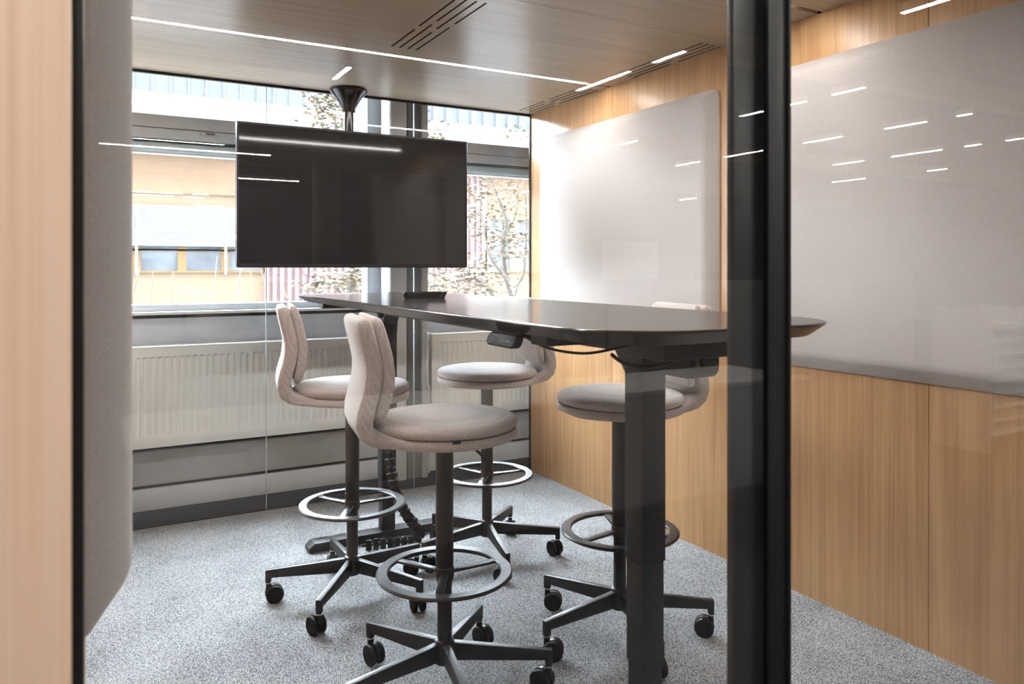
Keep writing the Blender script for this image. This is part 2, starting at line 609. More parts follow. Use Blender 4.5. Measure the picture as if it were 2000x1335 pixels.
# ------------------------------------------------------------------ building front behind the rear glass
fw = thing('wall_back', (1.2, 4.36, 0), 'grey metal window parapet with cable ducts below the windows', 'wall')
fw['kind'] = 'structure'
off = tuple(fw.location)
FX0, FX1 = -4.0, 6.5
bx('duct', 'grey_duct', fw, off, FX0, FX1, 4.325, 4.42, 0.0, 0.112, 0.003)
bx('duct', 'grey_duct', fw, off, FX0, FX1, 4.325, 4.42, 0.130, 0.306, 0.003)
bx('duct_gap', 'dark_gap', fw, off, FX0, FX1, 4.345, 4.42, 0.112, 0.130)
bx('recess', 'dark_gap', fw, off, FX0, FX1, 4.37, 4.44, 0.306, 0.42)
bx('parapet_panel', 'grey_panel', fw, off, FX0, FX1, 4.345, 4.44, 0.42, 0.992, 0.002)
bx('parapet_core', 'concrete', fw, off, FX0, FX1, 4.44, 4.62, -0.05, 1.03)
bx('shadow_gap', 'dark_gap', fw, off, FX0, FX1, 4.352, 4.44, 0.992, 1.012)
bx('sill', 'white_paint', fw, off, FX0, FX1, 4.30, 4.46, 1.012, 1.027, 0.003)
# solid wall left and right of the window run, lintel above
for a, b in ((-9.0, FX0), (FX1, 18.0)):
    bx('masonry', 'office_wall', fw, off, a, b, 4.36, 4.62, -0.05, 3.2)
bx('lintel', 'office_wall', fw, off, FX0, FX1, 4.36, 4.62, 2.85, 3.2)


own = bx('sky_block_facade', 'facade_brick', fw, off, -40, 45, 4.45, 4.75, 3.2, 42.0)  # unseen tall wall added to block sky light from the building opposite
bx('lower_facade', 'facade_brick', fw, off, -40, 45, 4.62, 4.75, -3.5, 1.0)
bx('side_facade', 'facade_brick', fw, off, -40, -9.0, 4.45, 4.62, -3.5, 3.2)
bx('side_facade', 'facade_brick', fw, off, 18.0, 45, 4.45, 4.62, -3.5, 3.2)


def facade_window(idx, x0, x1, hx, label):
    t = thing('window_%d' % idx, ((x0 + x1) / 2, 4.42, 1.03), label, 'window')
    t['kind'] = 'structure'
    of = tuple(t.location)
    y0, y1 = 4.39, 4.46
    # frame
    fr = B().box(x0, x0 + 0.035, y0, y1, 1.03, 2.85).box(x1 - 0.035, x1, y0, y1, 1.03, 2.85)
    fr.build('upright_frame', 'grey_frame', t, of, bevel=0.003)
    bx('lower_rail', 'grey_frame', t, of, x0, x1, y0 - 0.02, y1, 1.028, 1.062, 0.003)
    bx('upper_rail', 'grey_frame', t, of, x0, x1, y0, y1, 2.80, 2.85, 0.003)
    bx('transom', 'grey_frame', t, of, x0, x1, 4.37, y1, 1.995, 2.063, 0.002)
    bx('sash_rail', 'grey_frame', t, of, x0, x1, 4.365, y1, 1.937, 1.990, 0.003)
    bx('gap', 'dark_gap', t, of, x0, x1, 4.385, y1, 1.925, 1.937)
    bl = B().cyl((x0, 4.415, 1.895), (x1, 4.415, 1.895), 0.030, n=20).build('roller_case', 'roller_teal', t, of)
    bx('bottom_strip', 'grey_frame', t, of, x0, x1, 4.40, y1, 1.862, 1.872, 0.002)
    bx('glass_pane', 'glass_window', t, of, x0 + 0.035, x1 - 0.035, 4.425, 4.437, 1.062, 1.862)
    bx('glass_pane', 'glass_window', t, of, x0 + 0.035, x1 - 0.035, 4.425, 4.437, 2.063, 2.80)
    if hx is not None:
        h = bx('latch', 'lamp_body', t, of, hx, hx + 0.10, 4.352, 4.366, 1.966, 1.988, 0.003)
        bx('latch_bolt', 'grey_dark', h, of, hx + 0.028, hx + 0.075, 4.346, 4.353, 1.971, 1.983, 0.002)
    return t


facade_window(3, -3.0, -1.30, None, 'window beyond the booth on the far left')
facade_window(4, -1.16, 1.49, 0.515, 'wide grey framed window behind the television')
facade_window(5, 1.80, 3.90, 2.545, 'grey framed window beside the oak wall with tree outside')
facade_window(6, 4.05, 6.4, None, 'window beyond the booth on the far right')
for a, b in ((FX0, -3.0), (-1.30, -1.16), (3.90, 4.05), (6.4, FX1)):
    bx('pier', 'grey_frame', fw, off, a, b, 4.37, 4.60, 1.03, 2.85)
bx('pier', 'grey_frame', fw, off, 1.49, 1.80, 4.395, 4.60, 1.03, 2.85)

pc = thing('trim_5', (1.57, 4.24, 0), 'white boxed column between the two rear windows', 'column')
pc['kind'] = 'structure'
off = tuple(pc.location)
b = B()
prof = rrect(1.525, 1.650, 4.215, 4.36, 0.03, 5)
b.quadstrip([[(x, y, z) for x, y in prof] for z in (0.0, 2.85)])
b.build('casing', 'white_paint', pc, off, smooth=50)
sp = thing('trim_6', (1.70, 4.25, 0), 'grey steel post with pale edges beside the white column', 'column')
sp['kind'] = 'structure'
off = tuple(sp.location)
bx('web', 'grey_dark', sp, off, 1.655, 1.745, 4.23, 4.36, 0.0, 2.85, 0.003)
bx('flange', 'grey_frame', sp, off, 1.735, 1.772, 4.205, 4.36, 0.0, 2.85, 0.004)
bx('foot_casing', 'concrete', sp, off, 1.648, 1.737, 4.222, 4.23, 0.0, 0.36, 0.002)


# ------------------------------------------------------------------ radiators
def radiator(x0, x1, label, valve):
    y = 4.205
    z0, z1 = 0.352, 0.852
    t = thing('radiator', ((x0 + x1) / 2, y, z0), label, 'radiator', 'panel radiators under the windows')
    of = tuple(t.location)
    # corrugated front plate: flat borders, pressed vertical channels of 33 mm pitch
    pitch = 0.0333
    n = int((x1 - x0 - 0.06) / pitch)
    s0 = (x0 + x1) / 2 - n * pitch / 2
    b = B()
    zs = [z0, z0 + 0.052, z0 + 0.062, z0 + 0.075, z1 - 0.066, z1 - 0.054, z1 - 0.046, z1]
    prof = [(x0, 0.0)]
    for k in range(n):
        a = s0 + k * pitch
        prof += [(a + 0.005, 0.0), (a + 0.010, 1.0), (a + 0.0233, 1.0), (a + 0.0283, 0.0)]
    prof += [(x1, 0.0)]
    amp = [0, 0, 0.004, 0.0065, 0.0065, 0.008, 0.0, 0]
    rings = [[(x, y + a * d, z) for x, d in prof] for z, a in zip(zs, amp)]
    b.quadstrip(rings, close=False, caps=False)
    b.build('front_plate', 'radiator_white', t, of, smooth=25)
    bx('rear_plate', 'radiator_white', t, of, x0 + 0.01, x1 - 0.01, y + 0.085, y + 0.095, z0, z1 - 0.01, 0.002)
    bx('side_cover', 'radiator_white', t, of, x0 - 0.002, x0 + 0.002, y + 0.002, y + 0.10, z0 + 0.02, z1, 0.001)
    bx('side_cover', 'radiator_white', t, of, x1 - 0.002, x1 + 0.002, y + 0.002, y + 0.10, z0 + 0.02, z1, 0.001)
    g = bx('top_grille', 'radiator_white', t, of, x0 - 0.002, x1 + 0.002, y - 0.002, y + 0.10, z1, z1 + 0.006, 0.002)
    bx('bottom_edge', 'radiator_white', t, of, x0, x1, y - 0.002, y + 0.012, z0 - 0.004, z0, 0.001)
    if valve:
        v = B().cyl((x0 + 0.012, y + 0.045, z1 - 0.05), (x0 - 0.010, y + 0.045, z1 - 0.05), 0.012, n=14)
        v.build('bleed_valve', 'grey_dark', t, of)
    for zz in (0.70, 0.60):
        B().cyl((x0 - 0.05, y + 0.06, zz), (x0 - 0.002, y + 0.06, zz), 0.011, n=12).build('wall_bracket', 'white_paint', t, of)
    return t


radiator(-1.05, 1.40, 'long white ribbed radiator under the window left of the column', False)
radiator(1.800, 3.55, 'shorter white ribbed radiator right of the grey steel post', True)
pp = B().tube(catmull([(1.765, 4.2, 0.87), (1.765, 4.2, 0.58), (1.775, 4.21, 0.53), (1.785, 4.23, 0.50), (1.785, 4.23, 0.02)], 5), 0.010, 12)
tag(pp.build('heating_pipe', 'white_paint'), 'thin white heating pipe beside the right radiator', 'pipe')

# ------------------------------------------------------------------ television on ceiling pole
tv = thing('television', (1.238, 3.87, 1.257), 'large black flat screen television hung from the ceiling pole', 'television')
off = tuple(tv.location)
x0, x1, z0, z1 = 0.620, 1.857, 1.257, 1.968
bz = B()
o_ = rrect(x0, x1, z0, z1, 0.006, 3)
i_ = rrect(x0 + 0.010, x1 - 0.010, z0 + 0.020, z1 - 0.010, 0.002, 3)
bz.quadstrip([[(x, 3.885, z) for x, z in o_], [(x, 3.842, z) for x, z in o_], [(x, 3.840, z) for x, z in rrect(x0 + .002, x1 - .002, z0 + .002, z1 - .002, .005, 3)],
              [(x, 3.840, z) for x, z in i_], [(x, 3.8425, z) for x, z in i_]], caps=False)
bz.build('bezel', 'bezel', tv, off)
sc = B()
sc.box(x0 + 0.009, x1 - 0.009, 3.8425, 3.85, z0 + 0.019, z1 - 0.009)
sc.build('screen', 'screen', tv, off, smooth=0)
rb = B()
rb.quadstrip([[(x, 3.880, z) for x, z in rrect(x0 + .004, x1 - .004, z0 + .004, z1 - .004, .01, 3)], [(x, 3.892, z) for x, z in rrect(x0 + .02, x1 - .02, z0 + .02, z1 - .02, .02, 3)],
              [(x, 3.905, z) for x, z in rrect(x0 + .2, x1 - .2, z0 + .06, z1 - .2, .03, 3)]])
rb.build('rear_cover', 'black_plastic', tv, off)
px, py = 1.205, 3.945
bx('mount_plate', 'black_metal', tv, off, px - 0.2, px + 0.2, 3.9, 3.915, 1.42, 1.82, 0.003)
bx('mount_arm', 'black_metal', tv, off, px - 0.05, px + 0.05, 3.912, 3.95, 1.50, 1.74, 0.004)
B().cyl((px, py, 1.5), (px, py, 2.13), 0.0285, n=28).build('pole', 'gloss_black', tv, off)
fp = [(0.097, ZC - 0.001), (0.099, ZC - 0.006), (0.099, ZC - 0.014), (0.094, ZC - 0.02)]
for k in range(9):
    u = k / 8
    fp.append((0.094 - 0.058 * (1 - (1 - u) ** 1.7), ZC - 0.02 - 0.098 * u))
fp += [(0.034, ZC - 0.122), (0.03, ZC - 0.122)]
B().lathe(fp, 48, (px, py)).build('ceiling_flange', 'gloss_black', tv, off)

# ------------------------------------------------------------------ standing table
ZT = 1.129
TX0, TX1, TY0, TY1 = 0.850, 1.572, 1.125, 3.77
tb_ = thing('standing_table', (1.21, 2.4, 0), 'long black height adjustable standing table in the middle of booth', 'table')
off = tuple(tb_.location)
b = B()
rings = []
for ins, z, in ((0.30, ZT), (0.0075, ZT), (0.006, ZT), (0.002, ZT - 0.001), (0.0, ZT - 0.003), (0.0005, ZT - 0.006), (0.034, ZT - 0.030), (0.037, ZT - 0.032), (0.30, ZT - 0.032)):
    rings.append([(x, y, z) for x, y in rrect(TX0 + ins, TX1 - ins, TY0 + ins, TY1 - ins, max(0.02, 0.215 - ins), 14)])
b.quadstrip(rings)
b.build('tabletop', 'tabletop', tb_, off, smooth=30)
ZU = ZT - 0.032
LX = 1.207
for LY, sy in ((1.48, -1), (3.356, 1)):
    leg = B()
    leg.box(LX - 0.0375, LX + 0.0375, LY - 0.034, LY + 0.034, 0.528, 1.0)
    lg = leg.build('leg', 'black_metal', tb_, off, bevel=0.003)
    bx('leg_stage', 'black_metal', lg, off, LX - 0.0345, LX + 0.0345, LY - 0.031, LY + 0.031, 0.275, 0.56, 0.003)
    bx('leg_stage', 'black_metal', lg, off, LX - 0.0315, LX + 0.0315, LY - 0.028, LY + 0.028, 0.03, 0.30, 0.003)
    hd = B()
    hp = [(-0.033, 0.99), (0.034, 0.99), (0.095, ZU - 0.030), (0.095, ZU - 0.02), (-0.033, ZU - 0.02)]
    hd.prism(hp, lambda p, q: (LX - 0.0365, LY - sy * p, q), lambda p, q: (LX + 0.0365, LY - sy * p, q))
    hd.build('leg_head', 'black_metal', lg, off, bevel=0.002)
    bx('cross_arm', 'black_metal', tb_, off, LX - 0.31, LX + 0.31, LY - 0.035, LY + 0.035, ZU - 0.022, ZU - 0.0005, 0.002)
    ft = B()
    hp = [(-0.37, 0.004), (0.37, 0.004), (0.37, 0.022), (0.345, 0.042), (-0.345, 0.042), (-0.37, 0.022)]
    ft.prism(hp, lambda p, q: (LX + p, LY - 0.037, q), lambda p, q: (LX + p, LY + 0.037, q))
    fo_ = ft.build('foot', 'black_metal', tb_, off, bevel=0.003)
    for s in (-1, 1):
        B().cyl((LX + s * 0.32, LY, 0.0), (LX + s * 0.32, LY, 0.006), 0.018, n=16).build('levelling_pad', 'black_rubber', fo_, off)
for xx in (LX - 0.10, LX + 0.07):
    bx('side_beam', 'black_metal', tb_, off, xx, xx + 0.03, 1.42, 3.42, ZU - 0.044, ZU - 0.004, 0.002)
# control box, cable tray and handset
bx('motor_box', 'black_plastic', tb_, off, LX - 0.11, LX + 0.10, 1.28, 1.43, ZU - 0.050, ZU - 0.001, 0.004)
sb = B()
sbp = [(x, z) for x, z in rrect(1.505, 1.665, 0.952, ZU + 0.02, 0.034, 6) if z < ZU]
sbp = rrect(1.505, 1.665, 0.955, 1.20, 0.034, 6)
sbp = [(y, min(z, ZU - 0.001)) for y, z in sbp]
seen = []
for p in sbp:
    if p not in seen:
        seen.append(p)
ymin = min(p[0] for p in seen)
ymax = max(p[0] for p in seen)
poly = [p for p in seen if p[1] < ZU - 0.002]
poly = [(ymax, ZU - 0.001), (ymin, ZU - 0.001)] + sorted([p for p in poly], key=lambda p: math.atan2(p[1] - 1.02, p[0] - 1.585))
poly = sorted(poly, key=lambda p: math.atan2(p[1] - 1.03, p[0] - 1.585))
sb.prism(poly, lambda p, q: (1.400, p, q), lambda p, q: (1.482, p, q))
so = sb.build('power_box', 'black_rubber', tb_, off, bevel=0.002)
for yy in (1.545, 1.625):
    sk = B().cyl((1.3995, yy, 1.005), (1.395, yy, 1.005), 0.022, 0.024, 24)
    sk.build('socket', 'black_rubber', so, off)
sk = B().cyl((1.441, 1.5045, 1.005), (1.441, 1.5, 1.005), 0.022, 0.024, 24)
sk.build('socket', 'black_rubber', so, off)
# handset under the left edge
hs = B()
hl = rrect(1.530, 1.672, 1.063, 1.095, 0.0155, 6)
tilt = lambda p, q, d: (0.858 + d + (q - 1.063) * 0.35, p, q)
hs.quadstrip([[tilt(p, q, 0.0) for p, q in rrect(1.532, 1.670, 1.065, 1.093, 0.0138, 6)], [tilt(p, q, 0.002 - 0.004) for p, q in rrect(1.534, 1.668, 1.067, 1.091, 0.012, 6)]][::-1] +
              [[tilt(p, q, 0.002) for p, q in hl], [tilt(p, q, 0.020) for p, q in hl]])
hso = hs.build('control_handset', 'black_rubber', tb_, off, smooth=40)
fx = lambda q: 0.858 + (q - 1.063) * 0.35 - 0.0026
for k, ch in enumerate('1234M'):
    cu = bpy.data.curves.new('key_symbol', 'FONT')
    cu.body = ch
    cu.size = 0.0085
    cu.align_x = 'CENTER'
    cu.align_y = 'CENTER'
    cu.extrude = 0.0001
    tmp = bpy.data.objects.new('tmp_text', cu)
    COL.objects.link(tmp)
    dg = bpy.context.evaluated_depsgraph_get()
    me = bpy.data.meshes.new_from_object(tmp.evaluated_get(dg))
    bpy.data.objects.remove(tmp)
    yk = 1.609 - 0.0125 * k
    mt = Matrix.Translation((fx(1.079) - 0.0004, yk, 1.079)) @ Matrix.Rotation(-PI / 2, 4, 'Z') @ Matrix.Rotation(PI / 2 - 0.33, 4, 'X')
    me.transform(Matrix.Translation((-off[0], -off[1], -off[2])) @ mt)
    me.materials.clear()
    me.materials.append(M['print_white'])
    ko = bpy.data.objects.new('key_symbol', me)
    COL.objects.link(ko)
    ko.parent = hso
dl = B().cyl((fx(1.079) + 0.001, 1.632, 1.079), (fx(1.079) - 0.001, 1.632, 1.0785), 0.0095, n=24)
dl.build('dial', 'grey_dark', hso, off)
for k, (yy, zz) in enumerate(((1.651, 1.0865), (1.655, 1.079), (1.651, 1.0715))):
    B().cyl((fx(zz) + 0.0003, yy, zz), (fx(zz) - 0.0004, yy, zz), 0.0017, n=10).build('indicator', 'print_white', hso, off)
bx('handset_bracket', 'black_plastic', tb_, off, 0.882, 0.93, 1.55, 1.66, 1.085, ZU - 0.0005, 0.002)
# cables under the top
cab = catmull([(0.90, 1.55, 1.09), (0.93, 1.49, 1.066), (0.98, 1.42, 1.058), (1.04, 1.38, 1.07), (1.10, 1.36, 1.085)], 6)
B().tube(cab, 0.0032, 8).build('handset_cable', 'black_rubber', tb_, off)
cab = catmull([(1.0, 1.34, 1.062), (1.05, 1.36, 1.038), (1.13, 1.38, 1.022), (1.22, 1.40, 1.026), (1.30, 1.43, 1.05), (1.36, 1.48, 1.072), (1.41, 1.52, 1.075)], 6)
B().tube(cab, 0.0042, 8).build('motor_cable', 'black_rubber', tb_, off)
B().tube(catmull([(1.02, 2.93, ZU - 0.002), (1.02, 2.93, ZU - 0.02), (1.02, 2.90, ZU - 0.034)], 4), 0.012, 10).build('cable_clip', 'black_plastic', tb_, off)
B().tube(catmull([(1.236, 3.3, ZU - 0.02), (1.232, 3.295, 0.98), (1.222, 3.29, 0.90), (1.222, 3.29, 0.78), (1.215, 3.285, 0.64), (1.19, 3.26, 0.56)], 6), 0.0042, 8).build('hanging_cable', 'black_rubber', tb_, off)

# cable chain of single links, from below the table to the floor
path = catmull([(1.16, 3.235, 0.80), (1.165, 3.235, 0.62), (1.172, 3.23, 0.45), (1.178, 3.22, 0.36), (1.196, 3.21, 0.255), (1.242, 3.21, 0.150), (1.288, 3.205, 0.085), (1.305, 3.19, 0.045), (1.26, 3.18, 0.029), (1.20, 3.195, 0.029), (1.12, 3.215, 0.029), (1.04, 3.23, 0.029)], 24)
cc = thing('cable_chain', (1.2, 3.21, 0), 'black segmented cable chain hanging from the table to the carpet', 'cable chain')
off = tuple(cc.location)
acc = 0.0
last = path[0]
pl = [path[0]]
step = 0.029
for p in path[1:]:
    acc += (p - last).length
    last = p
    if acc >= step:
        pl.append(p)
        acc = 0
lk = B()
lp = rrect(-0.022, 0.022, -0.016, 0.016, 0.006, 3)
lk.quadstrip([[(p, q, z) for p, q in lp] for z in (-0.012, 0.012)])
lk.cyl((-0.027, 0, -0.004), (-0.019, 0, -0.004), 0.006, n=8)
lk.cyl((0.019, 0, -0.004), (0.027, 0, -0.004), 0.006, n=8)
lko = lk.build('chain_link', 'black_plastic', cc, bevel=0.0012, bseg=1)
first = True
for i, p in enumerate(pl[:-1]):
    d = (pl[i + 1] - p).normalized()
    q = d.to_track_quat('Z', 'X')
    o = lko if first else lko.copy()
    if not first:
        COL.objects.link(o)
        o.parent = cc
    first = False
    o.rotation_mode = 'QUATERNION'
    from mathutils import Quaternion
    o.rotation_quaternion = q @ Quaternion((0, 0, 1), 0.25 * (-1) ** i + 0.5)
    o.location = p - Vector(off)
B().tube(pl, 0.006, 8).build('inner_cord', 'black_rubber', cc, off)

# low black double dish on the table
dv = thing('desk_tray', (1.19, 2.86, ZT), 'small low black tray with flared sides on the dark tabletop', 'tray', rz=math.radians(-12))
b = B()


def lobe(s, ins):
    pts = []
    for k in range(40):
        a = 2 * PI * k / 40
        rx, ry = 0.092 - ins, 0.036 - ins
        wst = 1 - 0.16 * math.exp(-(math.cos(a) * rx / 0.022) ** 2)
        c, sn = math.cos(a), math.sin(a)
        e = 0.55
        pts.append((rx * math.copysign(abs(c) ** e, c), ry * wst * math.copysign(abs(sn) ** e, sn)))
    return pts


b.quadstrip([[(x, y, z) for x, y in lobe(1, ins)] for ins, z in ((0.011, 0.0), (0.010, 0.002), (0.0, 0.026), (0.001, 0.028), (0.004, 0.0275), (0.008, 0.016))])
b.build('tray_body', 'gloss_black', dv, smooth=50)


# ------------------------------------------------------------------ bar stools
def section_ring(c, t, nrm, wdir, hw, ht, r, n=5):
    """rounded rectangle section; wdir width direction, nrm thickness direction"""
    r = min(r, hw * 0.98, ht * 0.98)
    return [c + wdir * p + nrm * q for p, q in rrect(-hw, hw, -ht, ht, r, n)]


def stool(pos, face, base_rot, ring_rot, label, casters, lift=0.0):
    t = thing('bar_stool', (pos[0], pos[1], 0), label, 'stool', 'beige swivel bar stools around the table')
    LT = Matrix.Translation((0, 0, lift))
    R3 = LT @ Matrix.Rotation(face, 4, 'Z')
    Rr = 0.215
    Wd = Vector((0, 1, 0))
    # seat shell rising into the backrest
    sp = [(0.2135, 0.774), (0.210, 0.7735), (0.20, 0.7725), (0.185, 0.772), (0.15, 0.772), (0.10, 0.772), (0.05, 0.772), (0, 0.772), (-0.05, 0.772), (-0.10, 0.772), (-0.14, 0.7725), (-0.17, 0.7745)]
    wdt = [math.sqrt(max(Rr ** 2 - x * x, 0.0006)) for x, z in sp]
    back = [(-0.200, 0.778), (-0.227, 0.7865), (-0.2465, 0.803), (-0.2555, 0.829), (-0.2555, 0.855), (-0.2505, 0.885), (-0.2445, 0.915), (-0.242, 0.95), (-0.2445, 0.985), (-0.2515, 1.02), (-0.2595, 1.05), (-0.267, 1.080), (-0.272, 1.102), (-0.274, 1.1115), (-0.275, 1.1160)]
    bw = [0.1305, 0.129, 0.130, 0.132, 0.135, 0.138, 0.141, 0.144, 0.147, 0.149, 0.150, 0.150, 0.1490, 0.1455, 0.139]
    wdt[-1] = 0.1375
    th = [0.006, 0.0095, 0.0130, 0.0150, 0.0155, 0.0155, 0.0155, 0.0155, 0.0155, 0.0155, 0.016, 0.0165] + [0.0185, 0.021, 0.0225, 0.0235, 0.0235, 0.023, 0.0225, 0.022, 0.0215, 0.021, 0.0208, 0.0205, 0.0192, 0.0150, 0.0085]
    pts = [Vector((x, 0, z)) for x, z in sp + back]
    hw = wdt + bw
    rings = []
    for i, p in enumerate(pts):
        tg = (pts[min(i + 1, len(pts) - 1)] - pts[max(i - 1, 0)]).normalized()
        nr = Wd.cross(tg).normalized()
        cv = 0.018 * max(0.0, min(1.0, (i - 14) / 6.0))
        ring = section_ring(p, tg, nr, Wd, hw[i], th[i], (0.9 - 0.3 * max(0.0, min(1.0, (i - 12) / 4.0))) * th[i], 6)
        if cv:
            ring = [q + Vector((cv * (q.y / 0.15) ** 2, 0, 0)) for q in ring]
        rings.append(ring)
    b = B().quadstrip(rings)
    b.xform(R3)
    b.build('seat_shell', 'stool_fabric', t, smooth=60)
    # seat cushion
    cp = [(0.196, 0.7865), (0.207, 0.788), (0.2135, 0.793), (0.2165, 0.800), (0.2162, 0.806), (0.213, 0.8125), (0.205, 0.8175), (0.190, 0.821), (0.15, 0.8245), (0.09, 0.8265), (0.03, 0.8275), (0.004, 0.8275)]
    B().lathe(cp, 64).xform(LT).build('seat_cushion', 'stool_fabric', t, smooth=60)
    B().lathe([(0.203, 0.7855), (0.2105, 0.7860), (0.2105, 0.7885), (0.203, 0.789)], 64, caps=False).xform(LT).build('seat_seam', 'seam_brown', t)
    # backrest cushion
    cpts = []
    zc = [0.838, 0.842, 0.850, 0.865, 0.89, 0.93, 0.97, 1.01, 1.05, 1.085, 1.105, 1.1155, 1.120]
    chw = [0.10, 0.116, 0.125, 0.131, 0.135, 0.140, 0.143, 0.145, 0.146, 0.145, 0.142, 0.136, 0.125]
    cth = [0.004, 0.0085, 0.012, 0.0145, 0.016, 0.017, 0.017, 0.017, 0.0165, 0.015, 0.013, 0.0095, 0.004]
    bc = [(z, x) for x, z in back]

    def bx_at(z):
        for (za, xa), (zb, xb) in zip(bc[:-1], bc[1:]):
            if za <= z <= zb:
                return xa + (xb - xa) * (z - za) / (zb - za)
        return bc[-1][1]
    rings = []
    for z, h, tt in zip(zc, chw, cth):
        x = bx_at(z) + 0.0225 + 0.0160
        if z < 0.86:
            x -= 0.002
        c = Vector((x, 0, z))
        tg = Vector((0, 0, 1))
        ring = section_ring(c, tg, Vector((1, 0, 0)), Wd, h, tt, 0.65 * tt, 6)
        ring = [q + Vector((0.018 * (q.y / 0.15) ** 2, 0, 0)) for q in ring]
        rings.append(ring)
    B().quadstrip(rings).xform(R3).build('back_cushion', 'stool_fabric', t, smooth=60)
    # tag
    B().box(-0.035, -0.012, -0.2165, -0.2135, 0.7815, 0.7895).xform(R3).build('fabric_tag', 'black_rubber', t)
    # plate, column, lever
    B().lathe([(0.030, 0.742), (0.085, 0.749), (0.098, 0.755), (0.098, 0.758), (0.03, 0.758)], 40).xform(LT).build('seat_plate', 'black_plastic', t)
    B().lathe([(0.0262, 0.335), (0.0262, 0.75 + lift)], 32).build('column_sleeve', 'black_metal', t)
    B().lathe([(0.0215, 0.13), (0.0215, 0.337)], 32).build('column', 'black_metal', t)
    lv = B().tube(catmull([(0.02, -0.05, 0.757), (0.055, -0.12, 0.742), (0.075, -0.175, 0.718)], 4), 0.0042, 8).xform(R3)
    lv.build('height_lever', 'gloss_black', t)
    # foot ring
    fr = B()
    zr = 0.357
    Ro, Ri, ht = 0.2005, 0.166, 0.0055
    prof = [(Ri + 0.002, zr - ht), (Ro - 0.004, zr - ht), (Ro, zr - ht + 0.003), (Ro, zr + ht - 0.004), (Ro - 0.004, zr + ht), (Ri + 0.003, zr + ht), (Ri, zr + ht - 0.003), (Ri, zr - ht + 0.003), (Ri + 0.002, zr - ht)]
    fr.lathe(prof, 72, caps=False)
    fro = fr.build('foot_ring', 'black_satin', t, smooth=40)
    for k in range(3):
        a = ring_rot + k * 2 * PI / 3
        B().box(0.022, Ri + 0.004, -0.0115, 0.0115, zr - 0.005, zr + 0.003).xform(Matrix.Rotation(a, 4, 'Z')).build('spoke', 'black_satin', fro, bevel=0.001)
    B().lathe([(0.0275, zr - 0.016), (0.0285, zr - 0.014), (0.0285, zr + 0.014), (0.0275, zr + 0.016)], 32).build('ring_clamp', 'black_satin', fro)
    # star base
    B().lathe([(0.022, 0.088), (0.030, 0.092), (0.033, 0.105), (0.032, 0.135), (0.0285, 0.158), (0.0225, 0.162)], 32).build('base_hub', 'black_metal', t)
    for k in range(5):
        a = base_rot + k * 2 * PI / 5
        Ra = Matrix.Rotation(a, 4, 'Z')
        lp = [(0.015, 0.153), (0.318, 0.125), (0.318, 0.078), (0.297, 0.078), (0.297, 0.096), (0.015, 0.100)]
        lb = B()
        o0 = [(p, -0.0115 if p < 0.1 else -0.010, q) for p, q in lp]
        o1 = [(p, 0.0115 if p < 0.1 else 0.010, q) for p, q in lp]
        lb.quadstrip([o0, o1])
        lg = lb.xform(Ra).build('base_leg', 'black_metal', t, bevel=0.0022)
        tip = Ra @ Vector((0.3075, 0, 0))
        sw = casters[k % len(casters)] + a
        Rc = Matrix.Translation(tip) @ Matrix.Rotation(sw, 4, 'Z')
        B().lathe([(0.0098, 0.0725), (0.0106, 0.073), (0.0106, 0.0775), (0.0098, 0.078)], 20).xform(Rc).build('collar', 'chrome', lg)
        hd = B().cyl((0, 0, 0.046), (0, 0, 0.0728), 0.0105, 0.0098, 16)
        cxx, rw = 0.021, 0.0325
        arc0, arc1 = [], []
        for j in range(13):
            an = math.radians(-12 + 190 * j / 12)
            for rr, ar in ((0.0338, arc0), (0.025, arc1)):
                ar.append((cxx + rr * math.cos(an), rw + rr * math.sin(an)))
        ring2 = [p for p in arc0] + [p for p in reversed(arc1)]
        hd.prism(ring2, lambda p, q: (p, -0.0065, q), lambda p, q: (p, 0.0065, q))
        hd.xform(Rc).build('caster_fork', 'black_plastic', lg, smooth=30)
        for s in (-1, 1):
            wp = [(0.006, 0.0), (0.024, 0.0), (0.029, 0.0015), (0.0322, 0.005), (0.0325, 0.008), (0.0325, 0.013), (0.031, 0.0158), (0.027, 0.017), (0.022, 0.0165), (0.006, 0.0155)]
            wb_ = B().lathe(wp, 32)
            wb_.xform(Matrix.Translation((cxx, s * 0.0068, rw)) @ Matrix.Rotation(-s * PI / 2, 4, 'X'))
            wb_.xform(Rc).build('caster_wheel', 'black_rubber', lg, smooth=40)
    return t


Fv = (math.sin(YAW), math.cos(YAW))
Rv = (math.cos(YAW), -math.sin(YAW))


def cam_ang(deg):
    return math.radians(deg) - YAW


stool((0.914, 2.044), cam_ang(20), cam_ang(1), cam_ang(30), 'nearest beige bar stool in front, its back to the left', [2.6, -2.2, 2.9, 2.2, 2.0])
stool((0.872, 2.808), cam_ang(19), cam_ang(45), cam_ang(30), 'beige bar stool left of the nearest one, in front of the radiator', [2.4, 2.9, 3.4, -2.2, 2.5])
stool((1.510, 2.925), cam_ang(201), cam_ang(-1), cam_ang(22), 'beige bar stool on the far side of table facing the radiator', [2.2, -2.8, 2.6, 3.0, -2.4])
stool((1.584, 2.077), cam_ang(200), cam_ang(-3), cam_ang(98), 'beige bar stool partly hidden behind the near table leg', [2.9, 2.2, -2.6, 2.4, 3.2], 0.010)

